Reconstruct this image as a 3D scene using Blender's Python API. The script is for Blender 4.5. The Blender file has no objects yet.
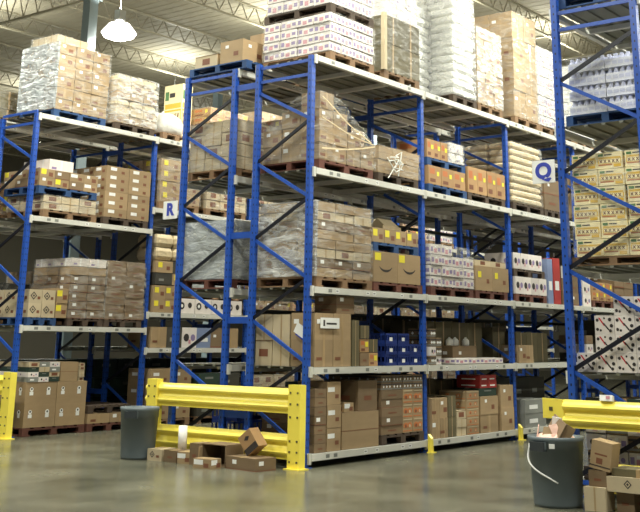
import bpy, math, random
from mathutils import Vector, Matrix
SC = bpy.context.scene
COL = SC.collection
RND = random.Random(7)
R_ = RND.uniform

# ------------------------------------------------------------------ camera
YAW, PITCH, ROLL, FPX = .6547, .2818, .0118, 1056.6
cy, sy, cp, sp = math.cos(YAW), math.sin(YAW), math.cos(PITCH), math.sin(PITCH)
F = Vector((cy*cp, sy*cp, sp)); Rt = Vector((sy, -cy, 0)); Up = Rt.cross(F)
cr, sr = math.cos(ROLL), math.sin(ROLL)
Rt, Up = cr*Rt + sr*Up, -sr*Rt + cr*Up
cam = bpy.data.cameras.new('camera'); cam.sensor_width = 36; cam.sensor_fit = 'HORIZONTAL'
cam.lens = FPX/640*36; cam.shift_x = (320-336.2)/640; cam.shift_y = (34.2-256)/640
cam.clip_start = .1; cam.clip_end = 300
co = bpy.data.objects.new('camera', cam); COL.objects.link(co)
co.matrix_world = Matrix.Translation((-11.43, -9.17, 1.596)) @ Matrix((Rt, Up, -F)).transposed().to_4x4()
SC.camera = co
# ------------------------------------------------------------------ world, exposure
W = bpy.data.worlds.new('world'); SC.world = W; W.use_nodes = True
W.node_tree.nodes['Background'].inputs[0].default_value = (.93, .97, 1, 1)
W.node_tree.nodes['Background'].inputs[1].default_value = .14
vs = SC.view_settings; vs.view_transform = 'Standard'; vs.look = 'None'; vs.gamma = 1; vs.exposure = -0.2
vs.use_curve_mapping = False
# ------------------------------------------------------------------ high bay lamp positions (light made in lamp builder)
LAMP_W = 420
LAMPS = [(x, y) for y in (-8.2, -1.88, 4.4, 10.6) for x in (-6.6, -.6, 5.4, 11.4, 17.4)] + [(x, y) for y in (16.9, 24.5) for x in (5.4, 13.4, 22)]

# ------------------------------------------------------------------ materials
MATS = {}
def mat(name, col, rough=.6, metal=0, var=0, noise=0, nscale=8, bump=0, stretch=(1, 1, 1), emit=None, spec=.5):
    if name in MATS: return MATS[name]
    m = bpy.data.materials.new(name); m.use_nodes = True; MATS[name] = m
    nt = m.node_tree; N = nt.nodes; L = nt.links; b = N['Principled BSDF']
    b.inputs['Base Color'].default_value = (*col, 1); b.inputs['Roughness'].default_value = rough
    b.inputs['Metallic'].default_value = metal; b.inputs['Specular IOR Level'].default_value = spec
    if emit: b.inputs['Emission Color'].default_value = (*emit[:3], 1); b.inputs['Emission Strength'].default_value = emit[3]
    last = None
    if noise or bump:
        tc = N.new('ShaderNodeTexCoord'); mp = N.new('ShaderNodeMapping'); mp.inputs['Scale'].default_value = stretch
        L.new(tc.outputs['Object'], mp.inputs[0])
        nz = N.new('ShaderNodeTexNoise'); nz.inputs['Scale'].default_value = nscale; nz.inputs['Detail'].default_value = 5
        L.new(mp.outputs[0], nz.inputs['Vector'])
    if noise:
        mx = N.new('ShaderNodeMix'); mx.data_type = 'RGBA'; mx.blend_type = 'MIX'
        L.new(nz.outputs[0], mx.inputs[0])
        mx.inputs[6].default_value = (*[c*(1-noise) for c in col], 1); mx.inputs[7].default_value = (*[min(1, c*(1+noise)) for c in col], 1)
        last = mx.outputs[2]
    if var:
        oi = N.new('ShaderNodeObjectInfo'); mr = N.new('ShaderNodeMapRange')
        mr.inputs[3].default_value = 1-var; mr.inputs[4].default_value = 1+var
        L.new(oi.outputs['Random'], mr.inputs[0])
        hs = N.new('ShaderNodeHueSaturation')
        if last: L.new(last, hs.inputs['Color'])
        else: hs.inputs['Color'].default_value = (*col, 1)
        L.new(mr.outputs[0], hs.inputs['Value']); last = hs.outputs[0]
    if last: L.new(last, b.inputs['Base Color'])
    if bump:
        bp = N.new('ShaderNodeBump'); bp.inputs['Strength'].default_value = bump; bp.inputs['Distance'].default_value = .02
        L.new(nz.outputs[0], bp.inputs['Height']); L.new(bp.outputs[0], b.inputs['Normal'])
    return m
def G(n): return MATS[n]
def s(r, g, b):  # sRGB 0-255 to linear
    return tuple((c/255/12.92 if c/255 <= .04045 else ((c/255+.055)/1.055)**2.4) for c in (r, g, b))
mat('kraft', s(158, 134, 100), .75, var=.14, noise=.12, nscale=5, stretch=(1, 1, 3))
mat('kraft_dark', s(122, 101, 75), .75, var=.14, noise=.14, nscale=5, stretch=(1, 1, 3))
mat('kraft_pale', s(188, 172, 142), .75, var=.1, noise=.1, nscale=5)
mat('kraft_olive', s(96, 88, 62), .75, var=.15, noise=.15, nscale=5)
mat('kraft_orange', s(172, 136, 94), .72, var=.12, noise=.14, nscale=6)
mat('tape', s(168, 142, 104), .3)
mat('white_card', s(222, 214, 208), .6, var=.12, noise=.1, nscale=9)
mat('cream_card', s(250, 234, 186), .55, var=.06, noise=.08, nscale=9)
mat('label_white', s(235, 235, 232), .5)
mat('label_yellow', s(236, 220, 60), .5)
mat('ink_dark', s(52, 46, 44), .6)
mat('ink_brown', s(120, 74, 50), .6)
mat('ink_pink', s(200, 140, 150), .6)
mat('ink_purple', s(140, 124, 164), .6)
mat('ink_red', s(196, 44, 50), .6)
mat('ink_gold', s(226, 182, 62), .6)
mat('ink_orange', s(188, 112, 64), .6)
mat('ink_green', s(84, 128, 76), .6)
mat('ink_blue', s(50, 66, 170), .5)
mat('red_card', s(160, 48, 44), .6, var=.1, noise=.1)
mat('blue_grey_card', s(120, 134, 168), .6, var=.1)
mat('grey_card', s(128, 130, 124), .6, var=.15, noise=.1)
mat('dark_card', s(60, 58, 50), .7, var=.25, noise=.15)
mat('wood', s(132, 104, 76), .8, var=.18, noise=.25, nscale=14, stretch=(1, 1, 4))
mat('wood_red', s(98, 58, 46), .8, var=.18, noise=.2, nscale=14)
mat('wood_blue', s(36, 70, 116), .75, var=.15, noise=.25, nscale=14)
mat('wood_dark', s(74, 60, 48), .8, var=.18, noise=.2, nscale=14)
mat('cream_steel', s(208, 207, 198), .4, noise=.06, nscale=6)
mat('blue_steel_shaded', s(9, 12, 26), .4)  # near-black colour stands in for shade on the open side of brace channels
mat('blue_steel', s(34, 78, 168), .38, noise=.12, nscale=4)
mat('deck_steel', s(122, 122, 110), .5, metal=.2, noise=.1, nscale=3)
mat('yellow_paint', s(252, 230, 92), .32, noise=.07, nscale=5, bump=.05)
mat('bolt_steel', s(120, 112, 80), .4, metal=.6)
mat('can_plastic', s(92, 102, 106), .45, noise=.06, nscale=5)
mat('can_dark', s(50, 55, 58), .5)
mat('pipe_dark', s(60, 62, 58), .5)
mat('column_paint', s(126, 142, 148), .5, noise=.06, nscale=2)
mat('truss_steel', s(168, 162, 142), .5, noise=.08)
mat('truss_web', s(140, 134, 116), .55)
mat('sack_white', s(222, 222, 216), .5, var=.08, noise=.08, bump=.8, nscale=12)
mat('sack_beige', s(206, 188, 152), .55, var=.1, noise=.12, bump=.8, nscale=12)
mat('crate_blue', s(30, 50, 116), .35, var=.15)
mat('tote_green', s(44, 62, 52), .5, var=.2)
mat('paper_white', s(240, 240, 236), .6, bump=.3, nscale=20)
mat('bag_pink', s(236, 196, 180), .4, bump=1, nscale=16)
mat('lamp_glass', (1, 1, .95), .3, emit=(1, .97, .86, 30))
mat('lamp_refractor', s(235, 235, 225), .3, emit=(1, .97, .86, 5))
mat('lamp_body', s(170, 172, 168), .35, metal=.6)
mat('black_rubber', s(24, 24, 24), .6)

def post_material():
    m = mat('blue_post', s(34, 78, 168), .36); nt = m.node_tree; N = nt.nodes; L = nt.links; b = N['Principled BSDF']
    tc = N.new('ShaderNodeTexCoord'); sx = N.new('ShaderNodeSeparateXYZ'); L.new(tc.outputs['Object'], sx.inputs[0])
    def mth(op, a, v=None, w=None):
        n = N.new('ShaderNodeMath'); n.operation = op
        if hasattr(a, 'is_linked'): L.new(a, n.inputs[0])
        else: n.inputs[0].default_value = a
        if v is not None:
            if hasattr(v, 'is_linked'): L.new(v, n.inputs[1])
            else: n.inputs[1].default_value = v
        return n.outputs[0]
    z = mth('ABSOLUTE', mth('SUBTRACT', mth('FRACT', mth('MULTIPLY', sx.outputs[2], 1/.1)), .5))
    hz = mth('LESS_THAN', z, .14)
    ax = mth('ABSOLUTE', sx.outputs[0]); ay = mth('ABSOLUTE', sx.outputs[1])
    # punched holes: columns near the middle of each face
    hx = mth('LESS_THAN', mth('ABSOLUTE', mth('SUBTRACT', ax, .018)), .006)
    hy = mth('LESS_THAN', ay, .008)
    nrm = N.new('ShaderNodeSeparateXYZ'); L.new(tc.outputs['Normal'], nrm.inputs[0])
    fy = mth('GREATER_THAN', mth('ABSOLUTE', nrm.outputs[1]), .5); fx = mth('GREATER_THAN', mth('ABSOLUTE', nrm.outputs[0]), .5)
    a = mth('ADD', mth('MULTIPLY', fy, hx), mth('MULTIPLY', fx, hy)); a = mth('MULTIPLY', a, hz)
    mx = N.new('ShaderNodeMix'); mx.data_type = 'RGBA'; L.new(a, mx.inputs[0])
    mx.inputs[6].default_value = (*s(34, 78, 168), 1); mx.inputs[7].default_value = (*s(12, 16, 30), 1)
    L.new(mx.outputs[2], b.inputs['Base Color'])
post_material()

def wrap_material(name, tint, lo, hi):
    m = bpy.data.materials.new(name); m.use_nodes = True; MATS[name] = m
    nt = m.node_tree; N = nt.nodes; L = nt.links; b = N['Principled BSDF']; out = N['Material Output']
    b.inputs['Base Color'].default_value = (*tint, 1); b.inputs['Roughness'].default_value = .22
    tc = N.new('ShaderNodeTexCoord'); mp = N.new('ShaderNodeMapping'); mp.inputs['Scale'].default_value = (1.2, 1.2, 4)
    mp.inputs['Rotation'].default_value = (.15, .2, 0); L.new(tc.outputs['Object'], mp.inputs[0])
    nz = N.new('ShaderNodeTexNoise'); nz.inputs['Scale'].default_value = 3.2; nz.inputs['Detail'].default_value = 5; nz.inputs['Distortion'].default_value = 1.2
    L.new(mp.outputs[0], nz.inputs['Vector'])
    cr_ = N.new('ShaderNodeMapRange'); L.new(nz.outputs[0], cr_.inputs[0])
    cr_.inputs[1].default_value = .4; cr_.inputs[2].default_value = .68; cr_.inputs[3].default_value = lo; cr_.inputs[4].default_value = hi
    bp = N.new('ShaderNodeBump'); bp.inputs['Strength'].default_value = .8; bp.inputs['Distance'].default_value = .05
    L.new(nz.outputs[0], bp.inputs['Height']); L.new(bp.outputs[0], b.inputs['Normal'])
    tr = N.new('ShaderNodeBsdfTransparent'); mx = N.new('ShaderNodeMixShader')
    L.new(cr_.outputs[0], mx.inputs[0]); L.new(tr.outputs[0], mx.inputs[1]); L.new(b.outputs[0], mx.inputs[2]); L.new(mx.outputs[0], out.inputs[0])
wrap_material('wrap_clear', (.72, .72, .68), .02, .32)
wrap_material('wrap_thin', (.8, .8, .74), .0, .25)
wrap_material('wrap_white', (.8, .81, .8), .12, .62)
wrap_material('wrap_grey', (.5, .54, .56), .4, .85)

def floor_material():
    m = mat('floor_concrete', s(100, 98, 82), .2); nt = m.node_tree; N = nt.nodes; L = nt.links; b = N['Principled BSDF']
    tc = N.new('ShaderNodeTexCoord'); nz = N.new('ShaderNodeTexNoise'); nz.inputs['Scale'].default_value = .9; nz.inputs['Detail'].default_value = 8
    L.new(tc.outputs['Object'], nz.inputs['Vector'])
    mp = N.new('ShaderNodeMapping'); mp.inputs['Scale'].default_value = (.5, 6, 1); mp.inputs['Rotation'].default_value = (0, 0, .1); L.new(tc.outputs['Object'], mp.inputs[0])
    n2 = N.new('ShaderNodeTexNoise'); n2.inputs['Scale'].default_value = 1.5; n2.inputs['Detail'].default_value = 6; L.new(mp.outputs[0], n2.inputs['Vector'])
    r1 = N.new('ShaderNodeValToRGB'); r1.color_ramp.elements[0].position = .3; r1.color_ramp.elements[1].position = .7
    r1.color_ramp.elements[0].color = (*s(76, 76, 63), 1); r1.color_ramp.elements[1].color = (*s(114, 112, 96), 1); L.new(nz.outputs[0], r1.inputs[0])
    r2 = N.new('ShaderNodeValToRGB'); r2.color_ramp.elements[0].position = .6; r2.color_ramp.elements[1].position = .78
    r2.color_ramp.elements[0].color = (0, 0, 0, 1); r2.color_ramp.elements[1].color = (.7, .7, .7, 1); L.new(n2.outputs[0], r2.inputs[0])
    mx = N.new('ShaderNodeMix'); mx.data_type = 'RGBA'; L.new(r2.outputs[0], mx.inputs[0]); L.new(r1.outputs[0], mx.inputs[6]); mx.inputs[7].default_value = (*s(150, 147, 128), 1)
    L.new(mx.outputs[2], b.inputs['Base Color'])
    rr = N.new('ShaderNodeMapRange'); rr.inputs[3].default_value = .14; rr.inputs[4].default_value = .34; L.new(nz.outputs[0], rr.inputs[0]); L.new(rr.outputs[0], b.inputs['Roughness'])
floor_material()
mat('ceiling_deck', s(160, 153, 134), .7, noise=.08, nscale=1)
mat('wall_panel', s(112, 108, 94), .8, noise=.1, nscale=1)

# ------------------------------------------------------------------ mesh builder
class MB:
    def __init__(self): self.v = []; self.f = []; self.m = []; self.mats = []
    def mi(self, name):
        if name not in self.mats: self.mats.append(name)
        return self.mats.index(name)
    def box(self, x0, y0, z0, x1, y1, z1, m, M=None):
        P = [(x0, y0, z0), (x1, y0, z0), (x1, y1, z0), (x0, y1, z0), (x0, y0, z1), (x1, y0, z1), (x1, y1, z1), (x0, y1, z1)]
        if M: P = [tuple(M @ Vector(p)) for p in P]
        n = len(self.v); self.v += P; k = self.mi(m)
        for q in ((0, 3, 2, 1), (4, 5, 6, 7), (0, 1, 5, 4), (1, 2, 6, 5), (2, 3, 7, 6), (3, 0, 4, 7)):
            self.f.append(tuple(n+i for i in q)); self.m.append(k)
        return self
    def poly(self, pts, m):
        n = len(self.v); self.v += [tuple(p) for p in pts]; self.f.append(tuple(range(n, n+len(pts)))); self.m.append(self.mi(m)); return self
    def bar(self, a, b, w, t, m, side=(1, 0, 0)):
        a, b = Vector(a), Vector(b); d = (b-a).normalized(); sd = Vector(side); sd = (sd - d*sd.dot(d)).normalized(); u = d.cross(sd)
        P = [p + sd*i*t/2 + u*j*w/2 for p in (a, b) for i, j in ((-1, -1), (1, -1), (1, 1), (-1, 1))]
        n = len(self.v); self.v += [tuple(p) for p in P]; k = self.mi(m)
        for q in ((0, 3, 2, 1), (4, 5, 6, 7), (0, 1, 5, 4), (1, 2, 6, 5), (2, 3, 7, 6), (3, 0, 4, 7)):
            self.f.append(tuple(n+i for i in q)); self.m.append(k)
        return self
    def prism(self, prof, axis, a, b, m):   # prof: 2D points in the other two axes
        n = len(self.v); k = self.mi(m); c = len(prof)
        for t in (a, b):
            for p in prof:
                self.v.append((t, p[0], p[1]) if axis == 'x' else (p[0], t, p[1]) if axis == 'y' else (p[0], p[1], t))
        for i in range(c):
            j = (i+1) % c; self.f.append((n+i, n+j, n+c+j, n+c+i)); self.m.append(k)
        self.f.append(tuple(range(n+c-1, n-1, -1))); self.f.append(tuple(range(n+c, n+2*c))); self.m += [k, k]
        return self
    def lathe(self, prof, seg, m, cx=0, cy_=0):
        n = len(self.v); k = self.mi(m)
        for r, z in prof:
            for i in range(seg):
                a = 2*math.pi*i/seg; self.v.append((cx+r*math.cos(a), cy_+r*math.sin(a), z))
        for j in range(len(prof)-1):
            for i in range(seg):
                i2 = (i+1) % seg; self.f.append((n+j*seg+i, n+j*seg+i2, n+(j+1)*seg+i2, n+(j+1)*seg+i)); self.m.append(k)
        return self
    def tube(self, pts, r, m, seg=8):
        n = len(self.v); k = self.mi(m); pts = [Vector(p) for p in pts]
        for i, p in enumerate(pts):
            d = (pts[min(i+1, len(pts)-1)]-pts[max(i-1, 0)]).normalized(); a = d.orthogonal().normalized(); b = d.cross(a)
            if i and (a.dot(pa) < .99):
                a = (pa - d*pa.dot(d)).normalized(); b = d.cross(a)
            pa = a
            for q in range(seg):
                t = 2*math.pi*q/seg; self.v.append(tuple(p + a*r*math.cos(t) + b*r*math.sin(t)))
        for i in range(len(pts)-1):
            for q in range(seg):
                q2 = (q+1) % seg; self.f.append((n+i*seg+q, n+i*seg+q2, n+(i+1)*seg+q2, n+(i+1)*seg+q)); self.m.append(k)
        self.f.append(tuple(n+q for q in range(seg))[::-1]); self.f.append(tuple(n+(len(pts)-1)*seg+q for q in range(seg))); self.m += [k, k]
        return self
    def mesh(self, name, smooth=False):
        me = bpy.data.meshes.new(name); me.from_pydata(self.v, [], self.f)
        for n in self.mats: me.materials.append(MATS[n])
        me.polygons.foreach_set('material_index', self.m)
        if smooth: me.polygons.foreach_set('use_smooth', [True]*len(self.f))
        me.update(); return me
def put(name, me, parent=None, loc=(0, 0, 0), rot=(0, 0, 0), label=None):
    o = bpy.data.objects.new(name, me); COL.objects.link(o); o.location = loc; o.rotation_euler = rot
    if parent: o.parent = parent
    if label: o['label'] = label
    return o
LABELS = {}
def tag(o, label, cat, group=None):
    label = ' '.join(label.split()); n = len(label.replace(',', '').split())
    if n < 4 or n > 16: print('LABEL LENGTH', n, label)
    if label in LABELS and not group: print('DUP LABEL', label)
    LABELS[label] = 1; o['label'] = label; o['category'] = cat
    if group: o['group'] = group
    return o
def thing(name, label, cat, loc=(0, 0, 0), rot=(0, 0, 0), group=None):
    return tag(put(name, None, None, loc, rot), label, cat, group)
def struct(name, me, loc=(0, 0, 0)):
    o = put(name, me, None, loc); o['kind'] = 'structure'; return o

# ------------------------------------------------------------------ setting
struct('floor', MB().box(-22, -22, -.2, 48, 40, 0, 'floor_concrete').mesh('floor'))
CZ = 11.0
cb = MB()
for i in range(70):   # ribbed roof deck, ribs along Y
    x = -22+i
    for q in range(3):
        cb.box(x+q/3, -22, CZ, x+q/3+.2, 40, CZ+.05, 'ceiling_deck'); cb.box(x+q/3+.2, -22, CZ+.012, x+q/3+1/3, 40, CZ+.06, 'ceiling_deck')
struct('ceiling', cb.mesh('ceiling'))
struct('wall_back', MB().box(-22, 39.8, 0, 48, 40, CZ+.1, 'wall_panel').mesh('wall_back'))
struct('wall_right', MB().box(47.8, -22, 0, 48, 40, CZ+.1, 'wall_panel').mesh('wall_right'))
# bar joists along X and girders along Y
def joist_mesh(L, h):
    b = MB(); b.box(0, -.04, -.05, L, .04, 0, 'truss_steel').box(0, -.04, -h-.05, L, .04, -h, 'truss_steel')
    n = int(L/.6)
    for i in range(n):
        x0 = i*L/n; x1 = (i+.5)*L/n; x2 = (i+1)*L/n
        b.bar((x0, 0, -h), (x1, 0, 0), .022, .022, 'truss_web', (0, 1, 0)); b.bar((x1, 0, 0), (x2, 0, -h), .022, .022, 'truss_web', (0, 1, 0))
    return b.mesh('roof_joist')
jm = joist_mesh(46, .5)
for i in range(15):
    y = -8.4+i*3.2
    o = put('roof_joist', jm, None, (-6, y, CZ)); o['kind'] = 'structure'; o.name = 'trim_%d' % (i+1)
gm = joist_mesh(52, .8)
for i, x in enumerate((-7.3, 4.7, 16.7, 28.7)):
    o = put('g', gm, None, (x, -16, CZ-.5), (0, 0, math.pi/2)); o.name = 'trim_%d' % (i+30); o['kind'] = 'structure'
def column_mesh():
    b = MB(); b.box(-.13, -.13, 0, .13, .13, CZ-.5, 'column_paint').box(-.2, -.2, 0, .2, .2, .03, 'column_paint').box(-.2, -.2, CZ-1.36, .2, .2, CZ-1.33, 'column_paint'); return b.mesh('column')
cm = column_mesh()
for i, (x, y) in enumerate(((4.7, 10.9), (16.7, 10.9), (16.7, 18), (4.7, 18))):
    tag(put('steel_column', cm, None, (x, y, 0)), ('grey blue steel roof column beside the lit lamp above left rack', 'grey steel roof column far along the aisle behind left rack', 'distant grey steel roof column deep in the warehouse, farther right', 'distant grey steel roof column directly behind the nearer one')[i], 'column')

# lamps
def lamp(x, y, label, light=True):
    t = thing('high_bay_lamp', label, 'ceiling lamp', (x, y, 8.9))
    put('reflector', MB().lathe([(.08, .34), (.1, .3), (.26, .24), (.43, .02), (.44, 0), (.42, 0), (.25, .21), (.09, .28)], 24, 'lamp_refractor').mesh('reflector', True), t)
    put('lens', MB().lathe([(.42, .01), (.38, -.08), (.2, -.15), (.001, -.17)], 24, 'lamp_glass').mesh('lens', True), t)
    put('ballast_box', MB().box(-.1, -.1, .34, .1, .1, .6, 'lamp_body').mesh('ballast_box'), t)
    put('hook_rod', MB().tube([(0, 0, .6), (0, 0, 2.1)], .012, 'lamp_body', 6).mesh('hook_rod'), t)
    ld = bpy.data.lights.new('lamp_light', 'AREA'); ld.shape = 'DISK'; ld.size = .5; ld.energy = LAMP_W; ld.color = (.99, 1, .88); 
    lo = bpy.data.objects.new('lamp_light', ld); COL.objects.link(lo); lo.parent = t; lo.location = (0, 0, -.2)
    lu = bpy.data.lights.new('lamp_uplight', 'AREA'); lu.shape = 'DISK'; lu.size = .45; lu.energy = LAMP_W*.36; lu.color = (.99, 1, .88)
    lo = bpy.data.objects.new('lamp_uplight', lu); COL.objects.link(lo); lo.parent = t; lo.location = (0, 0, .62); lo.rotation_euler = (math.pi, 0, 0)
nm = {-8.2: 'aisle right of rack Q', -1.88: 'aisle between racks Q and R', 4.4: 'aisle between rack R and left rack', 10.6: 'aisle behind the left rack', 16.9: 'next aisle beyond', 24.5: 'farthest rear aisle'}
ox = {-6.6: 'nearest the camera end', -.6: 'at rack ends', 5.4: 'over second bays', 11.4: 'over fourth bays', 17.4: 'farthest along', 13.4: 'middle one', 22: 'deepest one'}
for x, y in LAMPS: lamp(x, y, 'round high bay lamp above %s, %s' % (nm[y], ox[x]))

# ------------------------------------------------------------------ racks
BW = 2.845; D = 1.075
def post_mesh(h):
    return MB().box(-.04, -.038, .01, .04, .038, h, 'blue_post').mesh('post')
FOOT = MB().box(-.07, -.07, 0, .07, .07, .012, 'blue_steel').box(-.055, -.015, .012, -.045, .015, .03, 'bolt_steel').mesh('foot_plate')
def beam_mesh(sign, low=False, seed=0):
    rn = random.Random(seed); b = MB(); L = BW; h0 = -.05; h1 = .035; y0, y1 = (-.05, -.005) if sign < 0 else (.005, .05)
    b.box(.045, y0, h0, L-.045, y1, h1, 'cream_steel')
    yi = (y1, y1+.02) if sign < 0 else (y0-.02, y0)
    b.box(.045, yi[0], h0, L-.045, yi[1], h1-.04, 'cream_steel')
    for x0, x1 in ((-.005, .045), (L-.045, L+.005)): b.box(x0, y0+.012*(1 if sign < 0 else 0), h0-.04, x1, y1-.012*(0 if sign < 0 else 1), h1+.01, 'cream_steel')
    yy = y0-.001 if sign < 0 else y1+.001
    for x in (.3, .55, 1.2, 1.42, 2.1, 2.3):
        x += rn.uniform(-.05, .05)
        b.poly([(x, yy, -.03), (x+.08, yy, -.03), (x+.08, yy, .015), (x, yy, .015)], rn.choice(('grey_card', 'label_white', 'label_white', 'grey_card')))
        b.poly([(x+.01, yy+.001*sign, -.015), (x+.06, yy+.001*sign, -.015), (x+.06, yy+.001*sign, 0), (x+.01, yy+.001*sign, 0)], 'grey_card')
    return b.mesh('beam')
BEAM = {(-1, i): beam_mesh(-1, seed=i) for i in range(3)}; BEAM.update({(1, i): beam_mesh(1, seed=i+9) for i in range(3)})
def deck_mesh(w):
    b = MB(); b.box(0, .02, .035, w, D-.02, .034, 'deck_steel')
    for k in range(5):
        y = .06+k*(D-.2)/4; b.box(.0, y, .01, w, y+.05, .035, 'deck_steel')
    return b.mesh('deck_panel')
DK = deck_mesh((BW-.12)/3-.01)
CHAN = MB().box(-.03, .02, -.06, .03, D-.02, 0, 'cream_steel').mesh('cross_bar')
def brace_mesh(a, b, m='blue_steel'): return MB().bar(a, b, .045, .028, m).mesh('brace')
NA = [.2, 1.3, 2.4, 3.5, 4.6]; NB = [.76, 1.86, 2.96, 4.05, 5.1]
def brace_set(aisle_low):
    ya, yb = (.04, D-.04) if aisle_low else (D-.04, .04); out = []
    seq = [(ya, NA[0])]
    for i in range(5):
        seq.append((yb, NB[i]))
        if i < 4: seq.append((ya, NA[i+1]))
    for p, q in zip(seq, seq[1:]):
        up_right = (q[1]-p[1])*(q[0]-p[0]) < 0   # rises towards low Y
        out.append(brace_mesh((0, p[0], p[1]), (0, q[0], q[1]), 'blue_steel_shaded' if up_right else 'blue_steel'))
    for z in (.15, 5.25, 5.46): out.append(brace_mesh((0, .04, z), (0, D-.04, z)))
    return out
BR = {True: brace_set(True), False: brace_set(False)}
def rack(label, Y0, aisle_low, bays, height=5.525, sill=True, spacer=None, base=None):
    if base: t = put('rack', None, None, (0, Y0, 0))
    else: t = thing('pallet_rack', label, 'pallet rack', (0, Y0, 0))
    pm = post_mesh(height)
    for k in range(len(bays)+1):
        for y in (.038, D-.038):
            p = put('post', pm, t, (k*BW, y, 0)); put('foot_plate', FOOT, p)
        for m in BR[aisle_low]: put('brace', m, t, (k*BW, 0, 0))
    for k, levels in enumerate(bays):
        lv = ([.135] if sill else [])+list(levels)
        for z in lv:
            put('beam', BEAM[(-1, (k+int(z)) % 3)], t, (k*BW, 0, z)); put('beam', BEAM[(1, (k+int(z)) % 3)], t, (k*BW, D, z))
            for q in range(3): put('deck_panel', DK, t, (k*BW+.06+q*(BW-.12)/3, 0, z))
            if z > .5:
                for q in (1, 2): put('cross_bar', CHAN, t, (k*BW+.06+q*(BW-.12)/3-.005, 0, z))
    if spacer:
        sm = MB().box(-.02, 0, -.045, .02, spacer, .045, 'blue_steel').mesh('row_spacer')
        for k in range(len(bays)+1):
            for z in (.6, 1.85, 3.03, 5.22): put('row_spacer', sm, t, (k*BW, D, z))
    if base:
        for c in list(t.children): c.parent = base; c.location.y += Y0-base.location.y
        bpy.data.objects.remove(t); t = base
    return t
RZ = [1.208, 2.255, 3.87, 5.49]; LZ = [1.74, 3.576, 5.38]; LB = [1.38, 2.03, 4.0, 5.38]
RBY = 1.475; LY = 6.246; LBY = LY+D+.4; QY = -3.73-D
rr_ = rack('long double row blue pallet rack with cream beams, R sign on its end', 0, True, [RZ]*6, spacer=.4)
rack('', RBY, False, [RZ]*6, base=rr_)
lr_ = rack('blue pallet rack across the far aisle at the left of the photo', LY, True, [LZ]+[LB]*6, sill=False, height=5.42, spacer=.4)
rack('', LBY, False, [LZ]+[LB]*5, sill=False, height=5.42, base=lr_)
rack('blue pallet rack at the right edge with Q sign on its post', QY, False, [[1.25, 2.4, 4.03, 5.49]]*3, height=5.7)

# signs
def sign(letter, x, y0, y1, z0, z1, label):
    t = thing('aisle_sign', label, 'sign', (x, (y0+y1)/2, (z0+z1)/2))
    w, h = abs(y1-y0), z1-z0
    put('sign_plate', MB().box(-.006, -w/2, -h/2, .006, w/2, h/2, 'label_white').mesh('sign_plate'), t)
    put('bracket', MB().box(.006, -.02, -h/2, .02, w/2, -h/2+.03, 'cream_steel').box(.006, -.02, h/2-.03, .02, w/2, h/2, 'cream_steel').mesh('bracket'), t)
    cu = bpy.data.curves.new('letter', 'FONT'); cu.body = letter; cu.size = .25; cu.align_x = 'CENTER'; cu.align_y = 'CENTER'; cu.extrude = .001; cu.offset = .012
    tmp = bpy.data.objects.new('tmp', cu); COL.objects.link(tmp); bpy.context.view_layer.update()
    me = bpy.data.meshes.new_from_object(tmp.evaluated_get(bpy.context.evaluated_depsgraph_get())); bpy.data.objects.remove(tmp)
    me.materials.clear(); me.materials.append(MATS['ink_blue'])
    o = put('letter', me, t, (-.0085, 0, 0)); o.rotation_euler = (math.pi/2, 0, -math.pi/2)
sign('R', -.06, 2.56, 2.86, 3.34, 3.61, 'white sign with blue letter R on the middle rack post')
sign('Q', -.06, -3.70, -3.41, 3.40, 3.67, 'white sign with blue letter Q on the right rack post')

# sprinkler pipes in the flue of the middle rack
for z, w in ((5.12, 'under the top shelves'), (3.5, 'under the third shelves'), (1.98, 'under the second shelves')):
    t = thing('sprinkler_pipe', 'dark sprinkler pipe with pale heads in rack R flue, '+w, 'pipe', (.3, 1.27, z))
    put('pipe', MB().tube([(0, 0, 0), (16, 0, 0)], .03, 'pipe_dark', 10).mesh('pipe'), t)
    hm = MB().tube([(0, 0, -.03), (0, 0, -.13)], .016, 'label_white', 6).lathe([(.001, -.13), (.05, -.135), (.05, -.15), (.001, -.15)], 10, 'label_white').mesh('sprinkler_head')
    for k in range(6): put('sprinkler_head', hm, t, (1.2+k*BW, 0, 0))

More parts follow.
